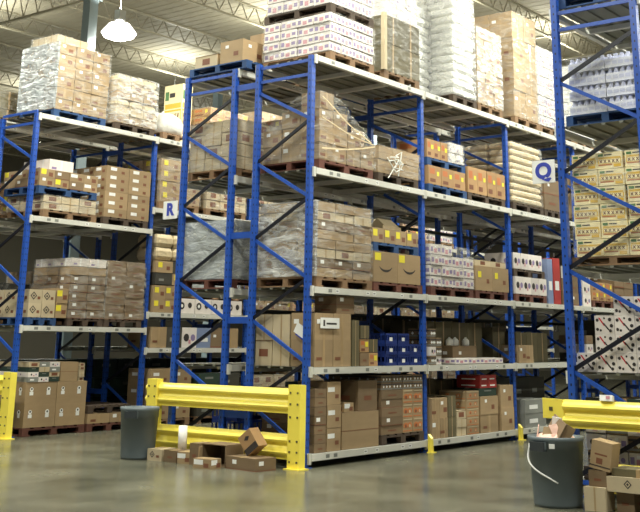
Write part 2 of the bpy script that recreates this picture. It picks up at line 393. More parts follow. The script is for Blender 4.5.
# ------------------------------------------------------------------ cartons
# prints: shapes in face coordinates u,v (0..1)
KINDS = {
 'kraft': ('kraft', [('r', .44, 0, .56, 1, 'tape'), ('l', .22, .68, .09, .06, 'label_white')]),
 'kraft_b': ('kraft', [('r', .44, 0, .56, 1, 'tape'), ('l', .25, .3, .12, .04, 'ink_brown')]),
 'kraft_c': ('kraft', [('l', .7, .4, .1, .07, 'ink_brown'), ('l', .3, .75, .07, .05, 'label_white')]),
 'kraft_pale_b': ('kraft_pale', [('l', .5, .5, .16, .1, 'ink_brown'), ('r', 0, .94, 1, 1, 'kraft_dark')]),
 'kraft_dark_b': ('kraft_dark', [('l', .3, .6, .08, .05, 'label_white'), ('r', 0, 0, 1, .07, 'ink_brown')]),
 'kraft_plain': ('kraft', [('r', 0, .49, 1, .505, 'ink_brown')]),
 'kraft_pale': ('kraft_pale', [('r', .46, 0, .54, 1, 'tape')]),
 'kraft_dark': ('kraft_dark', [('r', .3, .35, .7, .5, 'ink_brown')]),
 'kraft_olive': ('kraft_olive', [('r', .46, 0, .54, 1, 'tape')]),
 'two_label': ('kraft', [('l', .3, .66, .15, .06, 'label_white'), ('l', .72, .36, .08, .05, 'ink_brown')]),
 'keyhole': ('kraft', [('r', .68, .42, .8, .58, 'label_white'), ('c', .74, .66, .12, 'label_white'), ('c', .74, .68, .05, 'ink_dark'), ('r', .13, .42, .25, .58, 'label_white'), ('c', .19, .68, .1, 'label_white'), ('c', .19, .7, .05, 'ink_dark')]),
 'diamond': ('kraft_pale', [('d', .35, .55, .3, 'ink_dark'), ('d', .35, .55, .2, 'kraft_pale'), ('d', .35, .55, .1, 'ink_dark'), ('r', .65, .3, .85, .5, 'ink_brown')]),
 'yellow_label': ('kraft', [('l', .24, .66, .11, .1, 'label_yellow'), ('l', .72, .4, .09, .07, 'ink_brown')]),
 'smile': ('kraft', [('arc', .5, .62, .3, 'ink_dark'), ('r', .05, .7, .3, .95, 'label_yellow')]),
 'orange': ('kraft_orange', [('r', .1, .55, .5, .85, 'ink_orange'), ('l', .75, .6, .07, .07, 'label_yellow'), ('r', .12, .12, .55, .3, 'ink_brown')]),
 'produce': ('kraft', [('r', .05, .08, .95, .16, 'ink_orange'), ('e', .3, .5, .2, 'ink_orange'), ('e', .7, .5, .2, 'ink_orange'), ('c', .3, .45, .12, 'ink_brown'), ('c', .7, .45, .12, 'kraft_pale'), ('r', .05, .86, .95, .94, 'kraft_pale')]),
 'white_pink': ('white_card', [('r', .05, .3, .25, .75, 'ink_purple'), ('r', .35, .2, .6, .6, 'ink_pink'), ('r', .7, .35, .93, .7, 'ink_purple'), ('r', .38, .68, .56, .85, 'label_white'), ('r', 0, 0, 1, .07, 'ink_dark')]),
 'white_dot': ('white_card', [('c', .3, .5, .2, 'ink_dark'), ('c', .75, .5, .17, 'ink_purple'), ('r', .45, .2, .6, .4, 'ink_pink')]),
 'white_spot': ('white_card', [('c', .22, .5, .26, 'ink_dark'), ('c', .22, .5, .12, 'label_white'), ('c', .7, .55, .2, 'ink_dark')]),
 'white_plain': ('white_card', [('r', .46, 0, .54, 1, 'label_white'), ('r', .1, .2, .3, .4, 'ink_purple')]),
 'raisin': ('cream_card', [('r', .04, .3, .96, .6, 'ink_gold'), ('r', .06, .62, .94, .7, 'ink_gold'), ('r', .08, .33, .92, .57, 'cream_card'), ('t', .1, .36, .9, .54, 'ink_brown'), ('r', .06, .2, .6, .27, 'ink_orange'), ('r', .3, .8, .6, .87, 'ink_dark'), ('r', .65, .08, .94, .26, 'ink_gold'), ('r', .06, .76, .26, .9, 'ink_green')]),
 'red_slash': ('white_card', [('s', .36, .66, .22, 'ink_red'), ('s', .58, .4, .2, 'ink_dark'), ('c', .5, .85, .06, 'ink_dark'), ('c', .3, .2, .07, 'ink_dark'), ('c', .14, .75, .09, 'ink_dark'), ('c', .14, .25, .09, 'ink_dark'), ('c', .78, .78, .1, 'ink_dark'), ('c', .86, .45, .1, 'ink_dark'), ('c', .8, .18, .09, 'ink_dark')]),
 'bag': ('sack_white', []), 'bag_beige': ('sack_beige', []),
 'grey': ('grey_card', [('r', .2, .3, .6, .6, 'label_white')]),
 'dark': ('dark_card', [('r', .2, .3, .5, .5, 'grey_card')]),
 'red': ('red_card', [('r', .2, .3, .8, .5, 'label_white')]),
 'blue_grey': ('blue_grey_card', [('r', .2, .3, .8, .5, 'label_white')]),
 'green_tote': ('tote_green', [('r', .3, .6, .7, .75, 'grey_card')]),
 'stripe': ('kraft_dark', [('r', 0, .1, 1, .25, 'grey_card'), ('r', 0, .7, 1, .85, 'ink_dark'), ('d', .2, .47, .2, 'label_white'), ('d', .5, .47, .2, 'label_white'), ('d', .8, .47, .2, 'label_white')]),
}
def face_prints(b, prints, O, U, V, Nn, w, h):
    for i, p in enumerate(prints):
        off = .0015+.0006*i; P = lambda x, y: O + U*x + V*y + Nn*off; k = p[0]; m = p[-1]; mn = min(w, h)
        if k == 'l':
            lw, lh = min(p[3], w*.6)/2, min(p[4], h*.6)/2; cx, cy2 = p[1]*w, p[2]*h
            b.poly([P(cx-lw, cy2-lh), P(cx+lw, cy2-lh), P(cx+lw, cy2+lh), P(cx-lw, cy2+lh)], m)
        elif k == 'r': b.poly([P(p[1]*w, p[2]*h), P(p[3]*w, p[2]*h), P(p[3]*w, p[4]*h), P(p[1]*w, p[4]*h)], m)
        elif k in 'cde' and k != 'arc' or k == 'e':
            n = 4 if k == 'd' else 10; r = p[3]*mn; rx = r*(1.5 if k == 'e' else 1)
            b.poly([P(p[1]*w+rx*math.cos(2*math.pi*q/n), p[2]*h+r*math.sin(2*math.pi*q/n)) for q in range(n)], m)
        elif k == 'arc':
            r = p[3]*w; n = 8
            for q in range(n):
                a0, a1 = [math.radians(205+130*t/n) for t in (q, q+1)]
                t0, t1 = [.05+.12*math.sin(math.pi*t/n) for t in (q, q+1)]
                b.poly([P(p[1]*w+r*math.cos(a0), p[2]*h+r*.7*math.sin(a0)), P(p[1]*w+r*math.cos(a1), p[2]*h+r*.7*math.sin(a1)), P(p[1]*w+r*(1-t1)*math.cos(a1), p[2]*h+r*.7*(1-t1*1.6)*math.sin(a1)), P(p[1]*w+r*(1-t0)*math.cos(a0), p[2]*h+r*.7*(1-t0*1.6)*math.sin(a0))], m)
        elif k == 's':
            cx, cy2, r = p[1]*w, p[2]*h, p[3]*h; b.poly([P(cx-.06*w-.12*w, cy2+r), P(cx-.12*w+.03*w, cy2+r), P(cx+.2*w, cy2-r), P(cx+.1*w, cy2-r)], m)
        elif k == 't':   # block of lettering strokes too small to read
            n = 5; x0, x1 = p[1]*w, p[3]*w; dw = (x1-x0)/n
            for q in range(n):
                xa = x0+q*dw; y0, y1 = p[2]*h, p[4]*h
                b.poly([P(xa, y0), P(xa+dw*.25, y0), P(xa+dw*.8, y1), P(xa+dw*.55, y1)], m); b.poly([P(xa+dw*.55, y0), P(xa+dw*.8, y0), P(xa+dw*.25, y1), P(xa, y1)], m)
CM = {}
VAR = random.Random(4)
def carton_mesh(kind, w, d, h):
    v = VAR.random()
    if kind == 'kraft': kind = 'kraft' if v < .3 else 'kraft_b' if v < .65 else 'kraft_c'
    elif kind == 'kraft_pale' and v < .5: kind = 'kraft_pale_b'
    elif kind == 'kraft_dark' and v < .5: kind = 'kraft_dark_b'
    w, d, h = [max(.02, round(v, 2)) for v in (w, d, h)]; key = (kind, w, d, h)
    if key in CM: return CM[key]
    base, pr = KINDS[kind]; b = MB()
    if kind.startswith('bag'):
        # pillowy sack: rounded middle
        n = 8; prof = []
        for zt, ins in ((0.02, .05), (.3, 0), (.7, .0), (.98, .05)):
            prof.append((ins, zt))
        rings = []
        for ins, zt in prof:
            i2 = ins*.6; rings.append([(i2, i2+.03, zt*h), (i2+.04, i2, zt*h), (w-i2-.04, i2, zt*h), (w-i2, i2+.03, zt*h), (w-i2, d-i2-.03, zt*h), (w-i2-.04, d-i2, zt*h), (i2+.04, d-i2, zt*h), (i2, d-i2-.03, zt*h)])
        k = b.mi(base); nb = 0
        for r in rings: b.v += r
        for j in range(3):
            for i in range(8): b.f.append((j*8+i, j*8+(i+1) % 8, (j+1)*8+(i+1) % 8, (j+1)*8+i)); b.m.append(k)
        b.f.append(tuple(range(24, 32))); b.m.append(k); b.f.append(tuple(range(7, -1, -1))); b.m.append(k)
    else:
        b.box(0, 0, 0, w, d, h, base)
        # top flaps meeting under tape
        b.box(0, d/2-.025, h, w, d/2+.025, h+.0012, 'tape' if 'kraft' in base else 'label_white')
        X, Yv, Z = Vector((1, 0, 0)), Vector((0, 1, 0)), Vector((0, 0, 1))
        face_prints(b, pr, Vector((0, 0, 0)), X, Z, -Yv, w, h)
        face_prints(b, pr, Vector((0, d, 0)), -Yv, Z, -X, d, h)
    CM[key] = b.mesh('carton'); return CM[key]

def ordi(i, n):
    if n == 1: return ''
    if n == 2: return ('left', 'right')[i]
    return 'leftmost' if i == 0 else 'rightmost' if i == n-1 else ('', 'second', 'third', 'fourth', 'fifth', 'sixth', 'seventh')[i]+' from left'
def layr(k, n):
    if n == 1: return ''
    if n == 2: return ('lower layer', 'upper layer')[k]
    return 'bottom layer' if k == 0 else 'top layer' if k == n-1 else ('', 'second', 'third', 'fourth', 'fifth', 'sixth', 'seventh')[k]+' layer'
def backr(j): return ('', 'one back', 'two back', 'three back')[j]

def pick(i, j, k, nx, ny, nz, top):
    return i == 0 or j == 0 or (k == nz-1 and top)
def loose(desc, where, X0, X1, Y0, Y1, z, H, nx, ny, nz, kind, heights=None, cat='carton', jit=.006, kinds=None, name='carton', yl=False):
    """separate cartons standing in a block; heights = layers per column"""
    if X0 > 2.9 and ny > 1: ny = 1; Y1 = Y0+min(.6, Y1-Y0)
    w = (X1-X0)/nx; d = (Y1-Y0)/ny; h = H/nz
    for i in range(nx):
        n = heights[i] if heights else nz
        for j in range(ny):
            for k in range(n):
                if not pick(i, j, k, nx, ny, n, z+H < 1.5): continue
                kd = kinds[(i+j*2+k) % len(kinds)] if kinds else kind
                o = put(name, carton_mesh(kd, w-.008, d-.008, h-.003), None, (X0+i*w+.004, Y0+j*d+.004+R_(-jit, jit), z+k*h))
                tag(o, ' '.join([desc, ordi(i, nx)+(',' if nx > 1 else ''), layr(k, n if not heights else nz)+(',' if nz > 1 else ''), backr(j), where]), cat, desc+' '+where)
def wrap_mesh(w, d, h, style, seed, slope=None, ysl=None):
    rn = random.Random(seed); b = MB(); k = b.mi(style); o = .012; nu, nv = 9, 7; idx = {}
    def V(x, y, z):
        ky = (round(x, 4), round(y, 4), round(z, 4))
        if ky not in idx:
            idx[ky] = len(b.v); j = .009
            hh = z if slope is None else z*(1-(1-slope)*max(0, (x/w-.3)/.7))
            if ysl: hh *= 1-(1-ysl)*max(0, (y/d-.35)/.65)
            b.v.append((x+rn.uniform(-j, j), y+rn.uniform(-j, j), .002 if z == 0 else hh+rn.uniform(-.5, .2)*j))
        return idx[ky]
    xs = [-o+(w+2*o)*i/nu for i in range(nu+1)]; ys = [-o+(d+2*o)*i/nu for i in range(nu+1)]; zs = [.0+(h+.002)*i/nv for i in range(nv+1)]
    for i in range(nu):
        for j in range(nv):
            for y in (ys[0], ys[-1]): b.f.append((V(xs[i], y, zs[j]), V(xs[i+1], y, zs[j]), V(xs[i+1], y, zs[j+1]), V(xs[i], y, zs[j+1]))); b.m.append(k)
            for x in (xs[0], xs[-1]): b.f.append((V(x, ys[i], zs[j]), V(x, ys[i+1], zs[j]), V(x, ys[i+1], zs[j+1]), V(x, ys[i], zs[j+1]))); b.m.append(k)
        for j in range(nu): b.f.append((V(xs[i], ys[j], zs[-1]), V(xs[i+1], ys[j], zs[-1]), V(xs[i+1], ys[j+1], zs[-1]), V(xs[i], ys[j+1], zs[-1]))); b.m.append(k)
    return b.mesh('stretch_wrap')
SEED = [0]
def wrapped(label, X0, X1, Y0, Y1, z, H, nx, ny, nz, kind, wrap='wrap_clear', slope=None, heights=None, kinds=None, group=None, part='carton', ysl=None):
    t = thing('wrapped_load', label, 'wrapped load', (X0, Y0, z), group=group); SEED[0] += 1
    w = (X1-X0)/nx; d = (Y1-Y0)/ny; h = H/nz; rn = random.Random(SEED[0])
    for i in range(nx):
        n = heights[i] if heights else nz
        for j in range(ny):
            for k in range(n):
                if (ysl and k > 0 and k >= n-j) or not (ysl or pick(i, j, k, nx, ny, n, z+H < 1.9)): continue
                kd = kinds[(k) % len(kinds)] if kinds else kind
                put(part, carton_mesh(kd, w-.014, d-.014, h-.006), t, (i*w+.007+rn.uniform(-.01, .01), j*d+.007+rn.uniform(-.01, .01), k*h), (0, 0, rn.uniform(-.012, .012)))
    if wrap: put('stretch_wrap', wrap_mesh(X1-X0, Y1-Y0, H, wrap, SEED[0], slope, ysl), t)
    return t
PB = {}
def pallet(label, X0, X1, Y0, Y1, z, color='wood', group=None, h=.13):
    w, d = round(X1-X0, 1), round(Y1-Y0, 1); key = (w, d, color, h)
    if key not in PB:
        bw = w/6*.72
        PB[key] = (MB().box(0, 0, h-.02, bw, d, h, color).mesh('deck_board'), MB().box(0, 0, .018, w, .05, h-.02, color).mesh('stringer'), MB().box(0, 0, 0, bw, d, .018, color).mesh('bottom_board'))
        mb = MB()
        for xx in (0, w/2-.06, w-.12): mb.box(xx, 0, .018, xx+.12, .09, h-.04, color)
        mb.box(0, 0, h-.04, w, .09, h-.02, color)
        PB[key] = (*PB[key], mb.mesh('stringer'))
    t = thing('pallet', label, 'pallet', (X0, Y0, z), group=group); bw = w/6*.72
    for i in range(6): put('deck_board', PB[key][0], t, (i*(w-bw)/5, 0, 0))
    for y in (0, d/2-.04, d-.09): put('stringer', PB[key][3], t, (0, y, 0))
    for i in range(3): put('bottom_board', PB[key][2], t, (i*(w-bw)/2, 0, 0))
    return t
PN = {'wood': 'bare pallet', 'wood_red': 'reddish pallet', 'wood_blue': 'blue pallet', 'wood_dark': 'dark pallet'}
def short(t, n):
    while len(t.replace(',', '').split()) > n:
        for p in (' with ', ' in ', ' under ', ' beside ', ' on ', ', '):
            if p in t: t = t[:t.rindex(p)]; break
        else: break
    return t
def PW(label, where, X0, X1, Y0, Y1, z, H, nx, ny, nz, kind, wrap='wrap_clear', pal='wood', **k):
    """pallet + wrapped load"""
    pallet(PN[pal]+' under '+short(label, 7)+', '+where, X0, X1, Y0, Y1, z, pal)
    return wrapped(label+', '+where, X0, X1, Y0, Y1, z+.133, H, nx, ny, nz, kind, wrap, **k)
def PK(desc, where, X0, X1, Y0, Y1, z, H, nx, ny, nz, kind, pal='wood', **k):
    pallet(PN[pal]+' under '+desc+' stack, '+where, X0, X1, Y0, Y1, z, pal)
    loose(desc, where, X0, X1, Y0, Y1, z+.133, H, nx, ny, nz, kind, **k)
def wh(bay, lev, rk='rack R'): return '%s bay %s, %s' % (bay, lev, rk)
DZ = .04   # deck top above beam centre

# ---------------- rack R aisle row, top shelf
z = 5.49+DZ
w = wh('first', 'top shelf')
PW('white cases printed pink and purple', w, .33, 1.43, -.04, 1.26, z, .6, 4, 4, 4, 'white_pink', 'wrap_thin')
pallet('upper thin wooden pallet between pink printed white cases, '+w, .35, 1.41, -.02, 1.24, z+.74, 'wood_dark')
wrapped('upper wrapped tier of pink printed white cases, '+w, .35, 1.41, -.02, 1.22, z+.875, 1.1, 4, 4, 6, 'white_pink', 'wrap_clear')
PW('tall kraft boxes with pale corner posts', w, 1.72, 2.76, -.03, .98, z, .92, 2, 1, 2, 'kraft_olive')
t = thing('corner_board', 'pale corner post on the tall kraft boxes, '+w, 'corner post', (1.69, -.055, z+.135)); put('board', MB().box(-.01, -.01, 0, .06, 0, .93, 'kraft_pale').box(-.01, 0, 0, 0, .06, .93, 'kraft_pale').mesh('board'), t)
wrapped('white wrapped packs on top of tall kraft boxes, '+w, 1.8, 2.7, .0, .95, z+1.06, .7, 3, 2, 3, 'white_plain', 'wrap_white')
w = wh('second', 'top shelf')
PW('tall white wrapped sacks', w, 3.0, 3.68, .35, 1.05, z, 1.5, 1, 2, 10, 'bag', 'wrap_white', part='sack')
PW('tall white film wrapped sacks beside brown stack', w, 3.76, 4.52, -.04, 1.0, z, 1.85, 1, 2, 13, 'bag', 'wrap_white', pal='wood_dark', part='sack')
PW('shiny brown and white film wrapped cases', w, 4.6, 5.5, -.04, .98, z, 1.42, 3, 3, 7, 'kraft', 'wrap_white')
w = wh('third', 'top shelf')
PW('very tall brown wrapped stack', w, 5.96, 6.92, -.05, .95, z, 2.05, 2, 2, 4, 'kraft', 'wrap_clear')
PW('white case stack beside tallest brown stack', w, 7.0, 7.95, -.03, .97, z, 1.6, 3, 2, 8, 'white_pink', 'wrap_white')
w = wh('fourth', 'top shelf')
PW('white wrapped sack stack', w, 8.65, 9.6, 0, 1, z, 1.55, 2, 2, 6, 'bag', 'wrap_white', part='sack')
PW('kraft wrapped case stack', w, 9.8, 10.8, 0, 1, z, 1.1, 2, 2, 4, 'kraft')
# third shelf
z = 3.87+DZ
w = wh('first', 'third shelf')
PW('collapsed brown load under slanting film', w, .12, 1.46, -.03, 1.02, z, .98, 4, 3, 4, 'kraft', 'wrap_clear', 'wood_red', slope=.36, heights=[4, 3, 2, 1], ysl=.5)
PW('low brown boxes under tangled film', w, 1.56, 2.7, -.03, .95, z, .42, 3, 2, 2, 'kraft_plain', 'wrap_clear', 'wood_dark')
b = MB()
for (xa, za, xb, zb, hw) in ((.12, .92, 1.3, .42, .01), (.12, .62, 1.35, .40, .007), (.12, .18, 1.4, .38, .01)):
    n = 8; P = [(xa+(xb-xa)*i/n, -.075-.01*math.sin(i), za+(zb-za)*i/n-.03*math.sin(math.pi*i/n)) for i in range(n+1)]
    for p, q in zip(P, P[1:]): b.bar(p, q, hw*2, .006, 'sack_beige', (0, 1, 0))
tag(put('film_strand', b.mesh('film_strand'), None, (0, 0, z+.1)), 'taut white film strands across the collapsed brown load, '+w, 'plastic film')
tg = MB(); rr = random.Random(3)
for i in range(9): tg.tube([(rr.uniform(0, .3), rr.uniform(-.03, .0), rr.uniform(-.1, .1)), (rr.uniform(.1, .4), -.05, rr.uniform(-.2, .15)), (rr.uniform(0, .45), -.02, rr.uniform(-.3, .1))], .009, 'sack_white', 5)
tag(put('torn_film', tg.mesh('torn_film'), None, (1.72, -.06, z+.35)), 'tangle of torn white film hanging from low brown boxes, '+w, 'plastic film')
w = wh('second', 'third shelf')
PK('orange printed carton', w, 2.98, 4.15, -.02, .95, z, .3, 3, 2, 1, 'orange', 'wood_blue')
pallet('upper blue painted pallet above orange printed cartons, '+w, 2.98, 4.15, 0, .95, z+.436, 'wood_blue')
loose('small brown carton', w, 3.0, 3.65, .02, .9, z+.57, .3, 3, 2, 1, 'orange')
wrapped('white wrapped pack block beside small brown cartons, '+w, 3.66, 4.12, 0, .92, z+.57, .34, 2, 2, 2, 'white_plain', 'wrap_white')
PK('strapped brown carton', w, 4.22, 5.55, -.02, .95, z, .44, 4, 2, 1, 'orange', 'wood_dark')
w = wh('third', 'third shelf')
PW('pile of flattened cream sacks', w, 5.8, 6.98, -.03, .97, z, 1.12, 1, 2, 9, 'bag_beige', 'wrap_clear', 'wood_dark', part='sack')
PK('plain brown carton', w, 7.08, 7.75, -.02, .9, z, .6, 1, 2, 2, 'kraft_dark', 'wood_dark')
w = wh('fourth', 'third shelf')
PK('plain brown carton', w, 8.7, 9.8, 0, 1, z, .8, 2, 2, 2, 'kraft', 'wood')
# second shelf
z = 2.255+DZ
w = wh('first', 'second shelf')
t = PW('film wrapped kraft cases in thin layers', w, .1, 1.38, -.03, 1.03, z, 1.03, 3, 3, 8, 'kraft', 'wrap_clear', 'wood', kinds=['kraft_plain', 'kraft_dark', 'kraft_pale', 'kraft_plain'])
endw = wrap_mesh(.02, 1.04, 1.03, 'wrap_white', 77); put('end_wrap', endw, t, (-.025, .01, 0))
PK('carton with curved arrow mark', w, 1.46, 2.72, -.02, .95, z, .44, 2, 2, 1, 'smile', 'wood_red')
pallet('blue painted pallet on top of curved arrow cartons, '+w, 1.48, 2.7, 0, .93, z+.575, 'wood_blue')
loose('small yellow labelled carton', w, 1.48, 2.7, .02, .9, z+.71, .21, 4, 2, 1, 'yellow_label')
t = put('folded_bag', MB().box(0, 0, 0, .5, .3, .1, 'sack_beige').prism([(0, .1), (.3, .1), (.15, .22)], 'x', .05, .45, 'sack_beige').mesh('folded_bag'), None, (2.15, .3, z+.922)); tag(t, 'cream crumpled bag lying on small yellow labelled cartons, '+w, 'bag')
w = wh('second', 'second shelf')
PW('pink and white case pile', w, 3.0, 4.32, -.03, 1.0, z, .66, 4, 3, 4, 'white_pink', 'wrap_clear', 'wood_red', heights=[4, 4, 3, 3])
PK('yellow labelled brown carton', w, 4.4, 5.55, -.02, .95, z, .4, 2, 2, 1, 'yellow_label', 'wood_red')
loose('flat open brown tray', w, 4.42, 5.5, 0, .9, z+.54, .1, 2, 1, 1, 'kraft_pale', name='tray', cat='tray')
w = wh('third', 'second shelf')
PK('white dotted carton', w, 5.8, 7.02, -.02, .95, z, .3, 4, 2, 1, 'white_dot', 'wood_red')
pallet('middle dark wooden pallet between white dotted cartons, '+w, 5.8, 7.02, 0, .93, z+.436, 'wood_dark')
loose('upper white dotted carton', w, 5.8, 6.9, .0, .95, z+.57, .28, 4, 2, 1, 'white_dot')
loose('tall narrow red carton', w, 7.33, 7.62, -.02, .3, z, .85, 1, 1, 1, 'red')
loose('tall narrow blue grey carton', w, 7.08, 7.3, -.02, .3, z, .82, 1, 1, 1, 'blue_grey')
loose('brown mixed carton', w, 7.7, 8.4, -.02, .7, z, .7, 2, 1, 3, 'kraft_dark')
w = wh('fourth', 'second shelf')
loose('white dotted carton', w, 8.64, 9.0, 0, .8, z, .66, 1, 2, 3, 'white_dot')
PK('orange printed carton', w, 9.08, 10.1, 0, .9, z, .36, 3, 2, 2, 'orange', 'wood_red')
PK('brown mixed carton', w, 10.2, 11.2, 0, .9, z, .6, 2, 2, 2, 'kraft_dark', 'wood')
# first shelf
z = 1.208+DZ
w = wh('first', 'first shelf')
loose('big kraft carton', w, .1, .92, -.02, .4, z, .7, 2, 1, 2, 'kraft')
loose('end facing kraft carton', w, .1, .5, .42, 1.04, z, .68, 1, 2, 2, 'kraft_pale')
o = put('paper_sign', MB().box(0, 0, 0, .42, .004, .14, 'label_white').box(.06, -.001, .03, .1, 0, .11, 'ink_dark').box(.13, -.001, .05, .36, 0, .075, 'ink_dark').mesh('paper_sign'), None, (.2, -.035, z+.5)); tag(o, 'long white paper label taped on big kraft cartons, '+w, 'paper sign')
o = put('printed_bag', MB().box(-.03, 0, 0, 0, .2, .12, 'ink_blue').box(-.035, .06, .02, -.03, .24, .16, 'label_white').mesh('printed_bag'), None, (.07, .1, z+.32), (.5, 0, 0)); tag(o, 'small blue and white packet hanging on carton ends, '+w, 'packet')
loose('flat printed carton atop', w, .6, 1.02, 0, .4, z+.702, .24, 1, 1, 2, 'kraft_dark')
loose('tall narrow pale carton', w, .95, 1.12, -.02, .4, z, .62, 1, 1, 1, 'kraft_olive')
loose('small mixed carton', w, 1.16, 1.6, .0, .5, z, .56, 2, 1, 3, 'kraft', kinds=['kraft_dark', 'orange', 'kraft_olive'], heights=[3, 2])
def crate_mesh(w_, d_, h_):
    b = MB(); m = 'crate_blue'; b.box(0, 0, 0, w_, d_, .02, m)
    for y in (0, d_-.012):
        b.box(0, y, h_-.03, w_, y+.012, h_, m).box(0, y, .02, w_, y+.012, .05, m)
        for i in range(7): x = i*(w_-.02)/6; b.box(x, y, .05, x+.02, y+.012, h_-.03, m)
    for x in (0, w_-.012):
        b.box(x, 0, h_-.03, x+.012, d_, h_, m).box(x, 0, .02, x+.012, d_, .05, m)
        for i in range(7): y = i*(d_-.02)/6; b.box(x, y, .05, x+.012, y+.02, h_-.03, m)
    b.poly([(w_*.35, -.001, .04), (w_*.6, -.001, .04), (w_*.6, -.001, h_*.6), (w_*.35, -.001, h_*.6)], 'label_white')
    return b.mesh('crate')
cmx = crate_mesh(.31, .42, .15)
for i in range(3):
    for k in range((3, 3, 2)[i]):
        for j in range(2):
            tag(put('plastic_crate', cmx, None, (1.78+i*.325, .0+j*.44, z+k*.152), (0, 0, R_(-.03, .03))), ' '.join(['blue plastic crate', ordi(i, 3)+',', layr(k, 3)+',', backr(j), w]), 'crate', 'blue plastic crates on the first shelf')
w = wh('second', 'first shelf')
loose('small patterned box', w, 2.98, 3.3, -.02, .4, z, .54, 2, 1, 4, 'white_pink', kinds=['stripe', 'white_dot', 'stripe'], heights=[4, 3], name='patterned_box', cat='box')
loose('large olive brown carton', w, 3.35, 5.4, .45, 1.0, z, .66, 4, 1, 2, 'kraft_olive')
loose('low white packet', w, 3.75, 5.3, .0, .3, z, .09, 4, 1, 1, 'white_pink', name='packet', cat='packet')
jug = MB().lathe([(.001, 0), (.07, 0), (.075, .03), (.075, .15), (.05, .2), (.022, .22), (.022, .25), (.001, .25)], 14, 'paper_white').mesh('jug', True)
for i, x in enumerate((4.1, 4.28, 4.62)):
    o = put('white_jug', jug, None, (x, .33, z+.28)); o.scale = (.8, .8, .55); tag(o, ordi(i, 3)+' of three white jugs on small box, '+w, 'jug')
loose('box under white jugs', w, 4.02, 4.8, .22, .44, z, .28, 1, 1, 1, 'kraft_dark')
w = wh('third', 'first shelf')
loose('small brown carton', w, 5.85, 6.4, -.02, .35, z, .3, 2, 1, 1, 'kraft')
loose('tall brown carton behind', w, 6.35, 7.6, .3, .9, z, .52, 3, 1, 1, 'kraft_olive')
loose('large dark carton', w, 5.85, 6.3, .5, 1.0, z, .6, 1, 1, 2, 'kraft_olive')
w = wh('fourth', 'first shelf')
loose('mixed dark carton', w, 8.7, 9.6, 0, .6, z, .5, 3, 1, 3, 'dark', kinds=['dark', 'white_dot', 'kraft_dark'], heights=[3, 1, 2])
loose('large dark carton', w, 9.7, 11.2, 0, .9, z, .8, 2, 1, 2, 'dark')
# floor level
z = .135+DZ
w = wh('first', 'floor level')
loose('thin brown tray', w, .12, .37, -.02, .9, z, .8, 1, 2, 7, 'kraft_dark', name='tray', cat='tray')
loose('white labelled tall carton', w, .39, .7, -.02, .5, z, .88, 1, 1, 3, 'two_label')
loose('large kraft carton', w, .73, 1.6, -.02, .6, z, .47, 1, 1, 1, 'kraft_plain')
loose('upright brown carton on larger one', w, 1.12, 1.58, .0, .5, z+.475, .4, 1, 1, 1, 'kraft_dark')
loose('white labelled carton atop', w, .8, 1.02, 0, .3, z+.475, .12, 1, 1, 1, 'two_label')
loose('dark green tote behind', w, .75, 1.6, .62, 1.04, z, .85, 2, 1, 2, 'green_tote', name='plastic_tote', cat='tote')
pallet('blue painted pallet under produce cartons, '+w, 1.66, 2.74, -.02, .98, z, 'wood_dark')
loose('long brown flat carton', w, 1.66, 2.2, -.02, .95, z+.133, .6, 1, 2, 5, 'kraft_dark')
loose('orange printed produce carton', w, 2.2, 2.74, -.02, .95, z+.133, .6, 2, 2, 3, 'produce')
loose('striped flat carton', w, 1.66, 2.74, -.02, .95, z+.735, .2, 4, 2, 2, 'stripe')
w = wh('second', 'floor level')
loose('brown tape sealed carton', w, 3.0, 3.45, -.02, .5, z, .58, 2, 1, 2, 'kraft')
loose('olive green brown carton', w, 3.3, 3.95, .52, .95, z, .84, 2, 1, 4, 'kraft_olive')
loose('narrow olive carton', w, 3.47, 3.7, -.02, .45, z, .6, 1, 1, 4, 'kraft_olive')
loose('pinkish flat carton', w, 3.72, 4.0, -.02, .45, z, .38, 1, 1, 3, 'kraft_pale')
loose('printed produce carton', w, 4.02, 4.42, -.02, .5, z, .66, 1, 1, 5, 'produce')
loose('plain brown carton', w, 4.46, 5.05, -.02, .5, z, .56, 1, 1, 2, 'kraft')
loose('dark green tote', w, 4.46, 5.05, .0, .5, z+.565, .12, 1, 1, 1, 'green_tote', name='plastic_tote', cat='tote')
loose('red netted sack', w, 4.5, 5.05, .0, .45, z+.69, .2, 2, 1, 2, 'red', name='red_sack', cat='sack')
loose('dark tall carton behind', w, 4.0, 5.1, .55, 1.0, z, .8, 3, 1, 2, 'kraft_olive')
loose('tall kraft carton', w, 5.15, 5.6, -.02, .6, z, .72, 1, 1, 2, 'kraft')
w = wh('third', 'floor level')
loose('light grey bin', w, 6.0, 6.8, -.02, .5, z, .46, 1, 1, 2, 'grey', name='plastic_bin', cat='bin')
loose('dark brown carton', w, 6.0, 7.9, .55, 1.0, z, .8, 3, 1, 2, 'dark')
# ---------------- rack R rear row
Y0, Y1 = RBY+.02, RBY+1.02
RR = 'rack R rear'
w = 'first bay top shelf, '+RR; z = 5.49+DZ
pallet('blue painted pallet overhanging end of '+w, .0, 1.2, Y0-.19, Y1+.05, z, 'wood_blue')
loose('kraft carton', w, .05, .6, Y0-.06, Y0+.42, z+.133, .36, 1, 1, 1, 'kraft')
loose('wide low kraft carton', w, .05, .6, Y0+.47, Y0+.95, z+.133, .2, 1, 1, 1, 'kraft_pale')
loose('taller kraft carton behind', w, .65, 1.2, Y0-.2, Y0+.35, z+.133, .6, 1, 1, 1, 'kraft')
PW('white cases wrapped pale', w, 1.5, 2.6, Y0, Y1, z, .9, 2, 2, 5, 'white_pink')
z = 3.87+DZ
w = 'first bay third shelf, '+RR
PW('kraft wrapped case stack', w, .07, 1.2, Y0, Y1, z, .75, 3, 3, 4, 'kraft_pale', 'wrap_clear')
